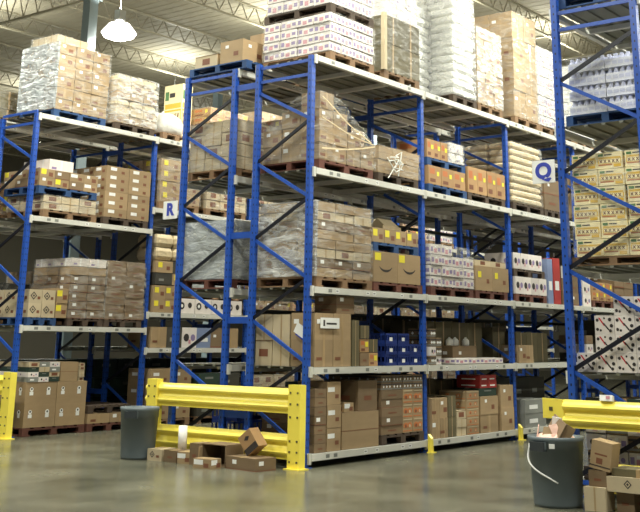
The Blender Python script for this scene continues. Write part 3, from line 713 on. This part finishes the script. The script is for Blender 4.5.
PW('orange and red case stack', w, 1.45, 2.65, Y0, Y1, z, 1.0, 3, 3, 6, 'orange', 'wrap_clear')
z = 2.255+DZ
w = 'first bay second shelf, '+RR
PW('grey white film covered sacks', w, .06, 1.2, Y0, Y1, z, .85, 1, 2, 6, 'bag', 'wrap_grey', 'wood_red', part='sack')
PW('brown case stack', w, 1.45, 2.65, Y0, Y1, z, .8, 3, 2, 4, 'kraft')
for zi, lev, kd, col in ((2.255, 'second shelf', 'kraft_dark', 'brown'), (3.87, 'third shelf', 'white_plain', 'white'), (5.49, 'top shelf', 'kraft', 'kraft')):
    for b_, bn in ((1, 'second'), (2, 'third'), (3, 'fourth')):
        for q, side in ((0, 'left'), (1, 'right')):
            x0 = b_*BW+.15+q*1.32
            if zi == 2.255 and q == 0: kd2 = 'dark'
            else: kd2 = kd
            hh = R_(.5, .95) if zi < 5 else R_(.8, 1.3)
            PW(col+' wrapped stack at '+side, bn+' bay '+lev+', '+RR, x0, x0+1.15, Y0, Y1, zi+DZ, hh, 3, 1, max(3, int(hh/.17)), kd2, 'wrap_clear', ('wood', 'wood_blue', 'wood_dark')[(b_+q) % 3])
w = 'second bay third shelf front, rack R'
for b_, bn in ((1, 'second'), (2, 'third')):
    for zi, lev in ((.125, 'floor level'), (1.208, 'first shelf')):
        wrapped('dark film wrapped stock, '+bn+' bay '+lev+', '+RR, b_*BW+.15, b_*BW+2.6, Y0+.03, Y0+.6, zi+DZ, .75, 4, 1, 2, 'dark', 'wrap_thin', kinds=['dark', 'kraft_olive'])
w = 'first bay floor level, '+RR
cm2 = crate_mesh(.6, .45, .3)
tag(put('plastic_crate', cm2, None, (.45, 1.7, .16)), 'blue plastic crate behind the yellow guard rail, near its right end', 'crate')
tag(put('plastic_crate', cm2, None, (.5, 1.7, .465), (0, 0, .1)), 'upper blue plastic crate behind the yellow guard rail', 'crate')
loose('mixed dark carton', w, 1.3, 2.6, Y0, Y1, .16, .5, 3, 1, 2, 'dark', kinds=['dark', 'kraft_olive', 'two_label'])
loose('dark mixed tote', w, 1.6, 2.6, Y0, Y1, 1.243, .5, 2, 1, 1, 'green_tote', name='plastic_tote', cat='tote')

# ---------------- left rack
LK = 'left rack'; Ya, Yb = LY-.03, LY+1.02
z = 5.38+DZ; w = wh('first', 'top shelf', LK)
t = PW('tall kraft load, grey film on its end', w, .3, 1.52, Ya, Yb, z, 1.25, 3, 3, 6, 'kraft', 'wrap_clear', 'wood_blue'); put('end_wrap', wrap_mesh(.02, 1.05, 1.25, 'wrap_grey', 5), t, (-.025, 0, 0))
wrapped('low boxes under film on tall kraft load, '+w, .45, 1.2, Ya+.3, Yb, z+1.40, .22, 2, 2, 1, 'kraft_pale', 'wrap_clear')
PW('stepped brown and white load under loose film', w, 1.74, 2.78, Ya, Yb, z, .95, 3, 2, 6, 'kraft_pale', 'wrap_white', 'wood_dark', kinds=['kraft', 'kraft_pale', 'bag_beige'])
z = 3.576+DZ; w = wh('first', 'second shelf', LK)
PK('white labelled brown carton', w, 1.62, 2.74, Ya, Yb, z, .95, 2, 3, 6, 'two_label', 'wood_dark')
PW('white sacks and wooden crates', w, .25, 1.44, Ya, Yb, z, .26, 3, 3, 2, 'kraft_pale', 'wrap_clear', 'wood')
pallet('blue painted pallet above white sacks, '+w, .12, 1.44, Ya, Yb, z+.4, 'wood_blue')
loose('filled brown tray', w, .12, 1.42, Ya, Yb, z+.535, .3, 4, 3, 2, 'kraft', kinds=['kraft', 'yellow_label', 'kraft_dark', 'two_label'], name='tray', cat='tray')
loose('white carton on brown trays', w, .45, 1.0, Ya+.2, Yb-.1, z+.84, .22, 1, 2, 1, 'white_plain')
z = 1.74+DZ; w = wh('first', 'first shelf', LK)
PK('diamond marked carton', w, .12, .68, Ya, Yb, z, .46, 2, 3, 2, 'diamond', 'wood_blue')
loose('brown yellow labelled carton', w, .7, .95, Ya, Yb-.1, z+.133, .5, 1, 2, 2, 'yellow_label')
PW('dark kraft load with white film top', w, .97, 1.78, Ya, Yb, z, 1.05, 2, 3, 7, 'kraft', 'wrap_clear', 'wood_dark', kinds=['kraft_dark', 'kraft_dark', 'kraft_dark', 'kraft_dark', 'kraft_dark', 'kraft_plain', 'white_plain'])
PW('dark kraft load, right hand one', w, 1.8, 2.74, Ya, Yb, z, 1.05, 2, 3, 8, 'kraft_dark', 'wrap_thin', 'wood_dark')
w = wh('first', 'floor level', LK); z = 0.004
PK('carton with keyhole shaped labels', w, .22, 1.52, Ya, Yb, z, .72, 2, 2, 2, 'keyhole', 'wood_red')
loose('packed green-white tray', w, .24, .9, Ya, Yb-.2, z+.856, .32, 3, 1, 4, 'white_dot', kinds=['grey', 'white_dot', 'green_tote', 'kraft_pale'], name='tray', cat='tray')
loose('brown carton among small packs', w, .92, 1.3, Ya, Yb-.2, z+.856, .32, 1, 1, 1, 'kraft_orange' if 'kraft_orange' in KINDS else 'kraft_plain')
loose('thin pale tray', w, 1.32, 1.44, Ya, Yb-.2, z+.856, .3, 1, 1, 5, 'kraft_pale', name='tray', cat='tray')
PK('low brown carton', w, 1.58, 2.6, Ya, Yb, z, .16, 2, 2, 1, 'kraft', 'wood_red')
pallet('empty dark pallet on low brown cartons, '+w, 1.58, 2.6, Ya, Yb, z+.3, 'wood_dark')
# bays 2..5 of the left rack
w = wh('second', 'top shelf', LK); z = 5.38+DZ
pallet('wooden pallet under dome shaped bundle, '+w, 2.98, 3.75, Ya, Yb, z, 'wood')
tag(put('film_bundle', MB().lathe([(.001, .002), (.36, .002), (.41, .08), (.42, .22), (.36, .36), (.22, .45), (.001, .48)], 20, 'sack_white').mesh('film_bundle', True), None, (3.36, LY+.4, z+.133)), 'white dome shaped film bundle, '+w, 'bundle')
loose('tall yellow white carton', w, 3.85, 4.15, Ya+.4, Yb-.1, z, 1.35, 1, 1, 1, 'cream' if 'cream' in KINDS else 'raisin')
PW('brown case load with red pallet', w, 4.3, 5.5, Ya, Yb, z, .75, 3, 2, 4, 'orange', 'wrap_clear', 'wood_red')
z = 4.0+DZ; w = wh('second', 'third shelf', LK)
PW('pale kraft load with yellow labels', w, 2.98, 4.1, Ya, Yb, z, .85, 2, 2, 4, 'yellow_label', 'wrap_clear')
PW('pale kraft case load', w, 4.3, 5.5, Ya, Yb, z, .95, 3, 2, 5, 'kraft_pale', 'wrap_clear')
z = 2.03+DZ; w = wh('second', 'second shelf', LK)
loose('yellow labelled carton', w, 2.98, 3.6, Ya, Yb-.2, z, .5, 2, 1, 2, 'yellow_label')
loose('white carton with dark round spots', w, 3.65, 5.5, Ya, Yb-.3, z, .28, 4, 1, 1, 'white_spot')
PW('grey white tarp covered heap', w, 4.1, 5.5, Ya+.1, Yb, z+.3, 1.15, 2, 2, 4, 'bag', 'wrap_grey', part='sack')
loose('dark strapped bundle', w, 3.0, 3.9, Ya, Yb, z+.52, .45, 2, 2, 2, 'dark', kinds=['dark', 'yellow_label'])
loose('pale wrapped sack pile', w, 3.0, 3.9, Ya, Yb, z+.98, .5, 2, 2, 2, 'bag_beige', name='sack', cat='sack')
z = 1.38+DZ; w = wh('second', 'first shelf', LK)
loose('small mixed carton', w, 2.98, 5.4, Ya, Yb-.4, z, .38, 6, 1, 1, 'kraft', kinds=['kraft', 'dark', 'white_dot', 'blue_grey', 'kraft_dark'])
w = wh('second', 'floor level', LK)
PK('brown labelled carton', w, 3.0, 4.1, Ya, Yb, .004, .9, 2, 2, 3, 'two_label', 'wood')
PK('dark mixed carton', w, 4.3, 5.5, Ya, Yb, .004, .8, 2, 2, 3, 'dark', 'wood', kinds=['dark', 'kraft_dark', 'green_tote'])
for b_, bn in ((2, 'third'), (3, 'fourth'), (4, 'fifth')):
    for zi, lev in ((0.004, 'floor level'), (2.03+DZ, 'second shelf'), (4.0+DZ, 'third shelf'), (5.38+DZ, 'top shelf')):
        for q, side in ((0, 'left'), (1, 'right')):
            x0 = b_*BW+.15+q*1.32; kd = RND.choice(['kraft', 'kraft_pale', 'kraft_dark', 'two_label', 'white_pink', 'orange']); hh = R_(.6, 1.1)
            PW({'kraft': 'brown', 'kraft_pale': 'pale brown', 'kraft_dark': 'dark brown', 'two_label': 'labelled brown', 'white_pink': 'white printed', 'orange': 'orange printed'}[kd]+' case stack at '+side, bn+' bay '+lev+', '+LK, x0, x0+1.15, Ya, Yb, zi, hh, 3, 2, 4, kd, 'wrap_clear')
# rear row of the left rack
LR = 'left rack rear'; Yc = LBY+.02
for b_, bn in ((0, 'first'), (1, 'second'), (2, 'third')):
    for zi, lev in ((0.004, 'floor level'), (1.74+DZ if b_ == 0 else 2.03+DZ, 'lower shelf'), (3.576+DZ if b_ == 0 else 4.0+DZ, 'middle shelf'), (5.38+DZ, 'top shelf')):
        for q, side in ((0, 'left'), (1, 'right')):
            x0 = b_*BW+.12+q*1.34; kd = RND.choice(['kraft', 'kraft_dark', 'orange', 'kraft_olive', 'dark']); hh = R_(.5, .9)
            if zi < .1: kd = 'green_tote'; hh = 1.05
            PW({'kraft': 'brown', 'kraft_dark': 'dark brown', 'kraft_olive': 'olive brown', 'dark': 'dark grey', 'orange': 'orange printed', 'green_tote': 'dark green tote'}[kd]+' stack at '+side, bn+' bay '+lev+', '+LR, x0, x0+1.15, Yc, Yc+1, zi, hh, 2, 1, 3, kd, 'wrap_clear' if kd != 'green_tote' else None)

# ---------------- rack Q
QK = 'rack Q'; Ya, Yb = -4.8, -3.84
z = 4.03+DZ; w = wh('first', 'third shelf', QK)
def pack_mesh(w_, d_, h_):
    b = MB(); b.box(0, 0, 0, w_, d_, h_*.62, 'pack_film'); 
    for i in range(4):
        for j in range(6):
            x = w_*(i+.5)/4; y = d_*(j+.5)/6; b.lathe([(w_/9, h_*.6), (w_/16, h_*.85), (w_/16, h_), (.001, h_)], 6, 'pack_bottle' if (i+j) % 2 else 'pack_bottle', x, y)
    X, Yv, Z = Vector((1, 0, 0)), Vector((0, 1, 0)), Vector((0, 0, 1))
    for j in range(6):
        y = d_*(j+.5)/6
        b.poly([(-.002, y+.03, h_*.2), (-.002, y-.03, h_*.2), (-.002, y-.03, h_*.45), (-.002, y+.03, h_*.45)], 'pack_bottle')
    return b.mesh('bottle_pack')
mat('pack_film', s(226, 228, 240), .25, var=.06); mat('pack_bottle', s(196, 200, 224), .3)
pallet('blue painted pallet under film wrapped bottle packs, '+w, .1, 1.3, Ya, Yb, z, 'wood_blue')
t = thing('wrapped_load', 'pale lavender bottle packs wrapped in film, '+w, 'wrapped load', (.1, Ya, z+.133))
pmh = .17; pk = pack_mesh(.385, .46, pmh)
for i in range(3):
    for j in range(2):
        for k in range(4):
            if i == 0 or k == 3: put('bottle_pack', pk, t, (i*.395+.01, j*.475+.01, k*(pmh+.003)))
put('stretch_wrap', wrap_mesh(1.19, .95, 4*(pmh+.004), 'wrap_thin', 31), t)
pallet('blue painted pallet high on the '+wh('first', 'top shelf', QK), .05, 1.25, Ya, Yb, 5.49+DZ, 'wood_blue')
wrapped('brown wrapped cases on blue pallet, '+wh('first', 'top shelf', QK), .1, 1.2, Ya, Yb, 5.49+DZ+.133, .6, 2, 2, 3, 'kraft')
z = 2.4+DZ; w = wh('first', 'second shelf', QK)
pallet('pale wooden pallet under cream printed cases, '+w, .08, 1.25, Ya, Yb, z, 'wood', h=.1)
wrapped('cream cases with brown and gold printing in film, '+w, .08, 1.25, Ya-.02, Yb, z+.105, 1.18, 3, 3, 6, 'raisin', 'wrap_thin')
z = 1.25+DZ; w = wh('first', 'first shelf', QK)
for j, n in enumerate((1, 3, 4, 4, 4)):
    y = -4.02-j*.25 if j else -3.98
    for k in range(n):
        kd = 'red_slash'
        for i in range(2):
            y1 = -3.8-j*.235
            o = put('carton', carton_mesh(kd, .4, .225, .2), None, (.08+i*.41, y1-.227, z+k*.202))
            tag(o, ' '.join(['white carton, red slash print,', ('first', 'second', 'third', 'fourth', 'fifth')[j]+' stack from left,', layr(k, 4), backr(i), QK+' end']), 'carton', 'red slashed white cartons in rack Q')
z = .135+DZ; w = wh('first', 'floor level', QK)
pallet('wooden pallet behind yellow guard, '+w, .1, 1.25, Ya, Yb, z, 'wood_dark')
loose('white and dark printed carton', w, .12, 1.2, Ya, Yb, z+.135, .5, 2, 4, 3, 'white_dot', kinds=['stripe', 'white_dot', 'white_pink'])
loose('mixed small carton', w, .15, .7, Ya, Yb, z+.64, .2, 1, 4, 1, 'kraft_dark', kinds=['dark', 'orange', 'green_tote'])
w = wh('second', 'second shelf', QK)
PW('cream printed cases', w, 2.98, 4.1, Ya, Yb, 2.4+DZ, 1.1, 2, 2, 6, 'raisin')
PW('brown case stack', wh('second', 'floor level', QK), 2.98, 4.1, Ya+.03, Yb, .175, .6, 2, 2, 3, 'dark')

# ---------------- guards
def rail_prof(z0, z1):   # corrugated section in x,z facing -X
    n = 12; out = []; 
    for i in range(n+1):
        t = i/n; out.append((-.045*(.5-.5*math.cos(2*math.pi*t*2)), z0+(z1-z0)*t))
    back = [(x+.012, z_) for x, z_ in reversed(out)]
    return out+back
def guard(label, x, ya, yb, posts, rails, low_start=None):
    t = thing('guard_rail', label, 'guard rail', (x, ya, 0))
    for p in posts:
        b = MB().box(-.06, -.1, .012, .06, .1, 1.03, 'yellow_paint').box(-.1, -.13, 0, .1, .13, .014, 'yellow_paint')
        for z_ in (.08, .2, .33, .62, .78, .92):
            for yy in (-.06, .06): b.lathe([(.001, .0), (.001, .0)], 3, 'bolt_steel') if False else b.box(-.068, yy-.012, z_, -.06, yy+.012, z_+.024, 'bolt_steel')
        put('post', b.mesh('guard_post'), t, (0, p-ya, 0))
    for z0, z1, y0, y1 in rails:
        put('rail', MB().prism(rail_prof(z0, z1), 'y', y0-ya, y1-ya, 'yellow_paint').box(.0, y0-ya, z0-.01, .05, y1-ya, z0+.01, 'yellow_paint').box(0, y0-ya, z1-.012, .05, y1-ya, z1, 'yellow_paint').mesh('rail'), t, (.0, 0, 0))
    return t
guard('yellow double guard rail across the end of the middle rack', -.2, 0, 2.8, (.02, 2.68), ((.68, .98, .12, 2.83), (.12, .42, .12, 2.6)))
t = guard('yellow guard rail at the end of the right rack behind grey can', -.2, -3.7, -5.6, (-4.75-.9,), ((.72, 1.0, -5.6, -3.74), (.1, .38, -5.6, -4.2)))
b = MB().prism([(-3.74, 1.0), (-3.5, 1.01), (-3.5, .8), (-3.66, .8), (-3.76, .71)], 'x', -.02, .0, 'yellow_paint').box(-.028, -3.62, .88, -.02, -3.58, .92, 'bolt_steel')
put('end_bracket', b.mesh('end_bracket'), t, (0, 3.7, 0))
guard('yellow guard rail at far left end of the left rack', -.2, 6.15, 8.6, (6.1, 8.5), ((.68, .98, 6.2, 8.4), (.12, .42, 6.2, 8.4)))
pg = MB().box(-.035, -.11, 0, .035, -.055, .2, 'yellow_paint').box(-.07, -.14, 0, .07, -.055, .012, 'yellow_paint').prism([(-.11, .2), (-.055, .2), (-.055, .26)], 'x', -.035, .035, 'yellow_paint').mesh('post_protector')
for k, n in ((1, 'at the second post of rack R, right of produce cartons'), (2, 'at the third post of rack R, left of trash can'), (3, 'at the fourth post of rack R, hidden by rack Q')):
    tag(put('post_protector', pg, None, (k*BW, 0, 0)), 'small yellow post protector '+n, 'post protector')

# ---------------- trash cans
def can(label, x, y, rt, rb, h, rz):
    t = thing('trash_can', label, 'trash can', (x, y, 0), (0, 0, rz))
    put('body', MB().lathe([(.001, .015), (rb*.94, .015), (rb, 0), (rb+.005, .03), (rb+(rt-rb)*.8, h*.8), (rt*.985, h*.8), (rt*.99, h*.93), (rt*1.02, h*.94), (rt*1.03, h), (rt*.97, h), (rt*.93, h*.8), (rb*.93, .03), (.001, .03)], 40, 'can_plastic').mesh('body', True), t)
    for sgn in (1, -1):
        b = MB()
        b.box(rt*.93, -.09, h*.80, rt+.035, .09, h*.83, 'can_dark').box(rt+.015, -.09, h*.83, rt+.035, .09, h*.93, 'can_dark').box(rt*.95, -.09, h*.8, rt+.02, -.07, h*.93, 'can_plastic').box(rt*.95, .07, h*.8, rt+.02, .09, h*.93, 'can_plastic')
        put('handle', b.mesh('handle'), t, (0, 0, 0), (0, 0, 0 if sgn > 0 else math.pi))
    return t
can('empty grey round trash can left of the yellow guard rail', -.66, 2.47, .265, .225, .67, .4)
t = can('grey trash can overflowing with cardboard in the right foreground', -.75, -3.9, .28, .24, .67, math.radians(168))
Mi = Matrix.Rotation(-math.radians(168), 4, 'Z'); loop = []
for i in range(17):   # loose bail: hangs from the handle, bows outwards and comes back against the wall
    u = i/16; a = math.radians(140+62*u*u+6*u); r_ = .285+.06*math.sin(math.pi*min(1, u*1.15))-.035*u
    loop.append(Mi @ Vector((r_*math.cos(a), r_*math.sin(a), .60-.36*u**.75)))
put('bail', MB().tube(loop, .009, 'label_white', 8).mesh('bail', True), t, label='thin white bail hanging loose')
put('sticker', MB().box(.276, -.028, .565, .286, .028, .61, 'label_white').mesh('sticker'), t, (0, 0, 0), (0, 0, math.radians(30)), label='small white sticker by the handle')
tr = thing('cardboard_scrap', 'torn brown carton sticking out of the grey trash can', 'cardboard', (-.8, -3.82, .58), (.5, -.2, .75))
put('flap', MB().box(-.22, -.01, 0, .17, .01, .3, 'kraft_dark').box(-.18, -.12, 0, -.17, 0, .3, 'kraft').mesh('flap'), tr)
put('flap', MB().box(-.08, -.14, 0, .1, -.13, .24, 'kraft').mesh('flap'), tr, (0, 0, 0), (.2, 0, .2))
rr = random.Random(5)
for i in range(9):
    b = MB(); a = rr.uniform(0, 6.28); r_ = rr.uniform(.03, .19); x, y = r_*math.cos(a), r_*math.sin(a)
    pts = [(x, y, 0), (x+rr.uniform(-.03, .03), y+rr.uniform(-.03, .03), .1), (x*1.2+rr.uniform(-.05, .05), y*1.2+rr.uniform(-.05, .05), .15+rr.uniform(0, .08))]
    b.prism([(-.05, -.004), (.05, -.004), (.06, .004), (-.04, .004)], 'z', 0, rr.uniform(.14, .24), ('bag_pink', 'kraft', 'paper_white', 'kraft_dark')[i % 4])
    tag(put('waste_piece', b.mesh('waste_piece'), None, (-.75+x*1.1, -3.9+y*1.1, .62), (rr.uniform(-.5, .5), rr.uniform(-.5, .5), rr.uniform(0, 3))), ('crumpled pink plastic strip', 'torn kraft card strip', 'crumpled white paper strip', 'torn dark card strip', 'second pink plastic strip', 'second torn kraft strip', 'smaller white paper strip', 'second dark card strip', 'third pink plastic strip')[i]+' poking out of the foreground trash can', 'waste', 'scraps in the trash can')
tag(put('waste_bag', MB().lathe([(.001, 0), (.2, .02), (.235, .1), (.16, .17), (.001, .2)], 12, 'bag_pink').mesh('waste_bag', True), None, (-.75, -3.9, .52)), 'pinkish crumpled bag filling the grey trash can', 'bag')

# ---------------- floor cartons by the middle guard
def open_box(w_, d_, h_, m='kraft'):
    b = MB(); t_ = .008
    b.box(0, 0, 0, w_, d_, t_, m).box(0, 0, t_, t_, d_, h_, m).box(w_-t_, 0, t_, w_, d_, h_, m).box(t_, 0, t_, w_-t_, t_, h_, m).box(t_, d_-t_, t_, w_-t_, d_, h_, m)
    return b
for i, (y, kd, l) in enumerate(((2.28, 'diamond', 'small brown carton nearest the left trash can'), (2.0, 'kraft_dark', 'small brown printed carton, second from the left trash can'), (1.72, 'two_label', 'small brown carton left of the white roll base'))):
    tag(put('carton', carton_mesh(kd, .3, .25, .15), None, (-.72, y-.34, 0), (0, 0, R_(-.1, .1))), l+', before guard rail', 'carton')
tag(put('carton', carton_mesh('kraft_dark', .25, .16, .27), None, (-.72, 1.24, 0), (0, 0, .05)), 'upright dark brown carton left of the open box, before guard rail', 'carton')
t = thing('open_box', 'open brown box lying on its side, mouth towards the camera', 'carton', (-.66, .82, 0))
put('walls', MB().box(0, 0, 0, .35, .42, .01, 'kraft_dark').box(0, 0, .26, .35, .42, .27, 'kraft_dark').box(0, 0, .01, .35, .01, .26, 'kraft_dark').box(0, .41, .01, .35, .42, .26, 'kraft_dark').box(.34, .01, .01, .35, .41, .26, 'kraft_dark').mesh('walls'), t)
put('flap', MB().box(-.16, .0, 0, 0, .012, .24, 'kraft').mesh('flap'), t, (0, .41, 0), (0, 0, .5))
tag(put('carton', carton_mesh('two_label', .2, .3, .12), None, (-.94, .80, .0), (0, 0, .08)), 'small pale printed carton lying in front of the open brown box', 'carton')
tag(put('carton', carton_mesh('kraft_dark', .36, .56, .155), None, (-.74, .24, 0), (0, 0, -.12)), 'flat wide brown carton near the yellow guard post', 'carton')
t = thing('tilted_carton', 'brown carton with black open mouth tilted on flat carton by guard rail', 'carton', (-.55, .44, .225), (math.radians(-38), 0, .1))
b = MB(); b.box(0, -.1, 0, .2, .12, .26, 'kraft_orange'); b.box(-.003, -.1, 0, 0, .12, .08, 'ink_dark'); b.poly([(-.004, .0, .15), (-.004, -.05, .18), (-.004, 0, .21), (-.004, .05, .18)], 'ink_dark')
put('box_body', b.mesh('box_body'), t)
tag(put('paper_roll', MB().lathe([(.001, 0), (.06, 0), (.06, .3), (.02, .3), (.02, .28), (.001, .28)], 20, 'paper_white').mesh('paper_roll', True), None, (-.5, 1.77, .152)), 'white paper roll standing on small carton before the yellow guard', 'paper roll')

# ---------------- cartons right of the foreground can
X = -.8
tag(put('carton', carton_mesh('kraft_pale', .25, .22, .22), None, (-.85, -4.46, 0), (0, 0, .05)), 'small pale carton with hand hole on floor right of can', 'carton')
tag(put('carton', carton_mesh('kraft_dark', .25, .2, .15), None, (-.8, -4.46, .222), (0, 0, -.1)), 'small brown carton on the pale hand hole carton', 'carton')
t = thing('tilted_carton', 'brown printed carton leaning tilted above the small stack, right of can', 'carton', (-.8, -4.37, .385), (math.radians(10), 0, 0))
b = MB().box(0, -.13, 0, .2, .09, .27, 'kraft'); face_prints(b, [('r', .2, .5, .8, .56, 'ink_brown'), ('r', .3, .2, .6, .4, 'ink_brown'), ('r', 0, .1, 1, .14, 'ink_dark')], Vector((0, .09, 0)), Vector((0, -1, 0)), Vector((0, 0, 1)), Vector((-1, 0, 0)), .22, .27)
put('box_body', b.mesh('box_body'), t)
tag(put('carton', carton_mesh('kraft_pale', .3, .2, .17), None, (-.6, -4.95, 0)), 'small upright carton at bottom right corner of the photo', 'carton')
tag(put('carton', carton_mesh('diamond', .35, .62, .14), None, (-.8, -5.08, .19)), 'long flat carton with diamond print, right of small stack', 'carton')
tag(put('carton', carton_mesh('kraft_olive', .3, .55, .07), None, (-.76, -5.05, .332)), 'thin brown tray on the long diamond print carton', 'tray')
tag(put('carton', carton_mesh('kraft_dark', .25, .18, .185), None, (-.72, -4.7, 0)), 'dark carton underneath the long diamond print carton', 'carton')
tag(put('paper_scrap', MB().box(-.04, -.07, 0, .02, .07, .06, 'paper_white').box(-.045, -.04, .02, -.04, .0, .05, 'ink_pink').mesh('paper_scrap'), None, (-.2, -4.25, 1.0), (0, .2, .1)), 'white crumpled packet lying on the right yellow guard rail', 'packet')
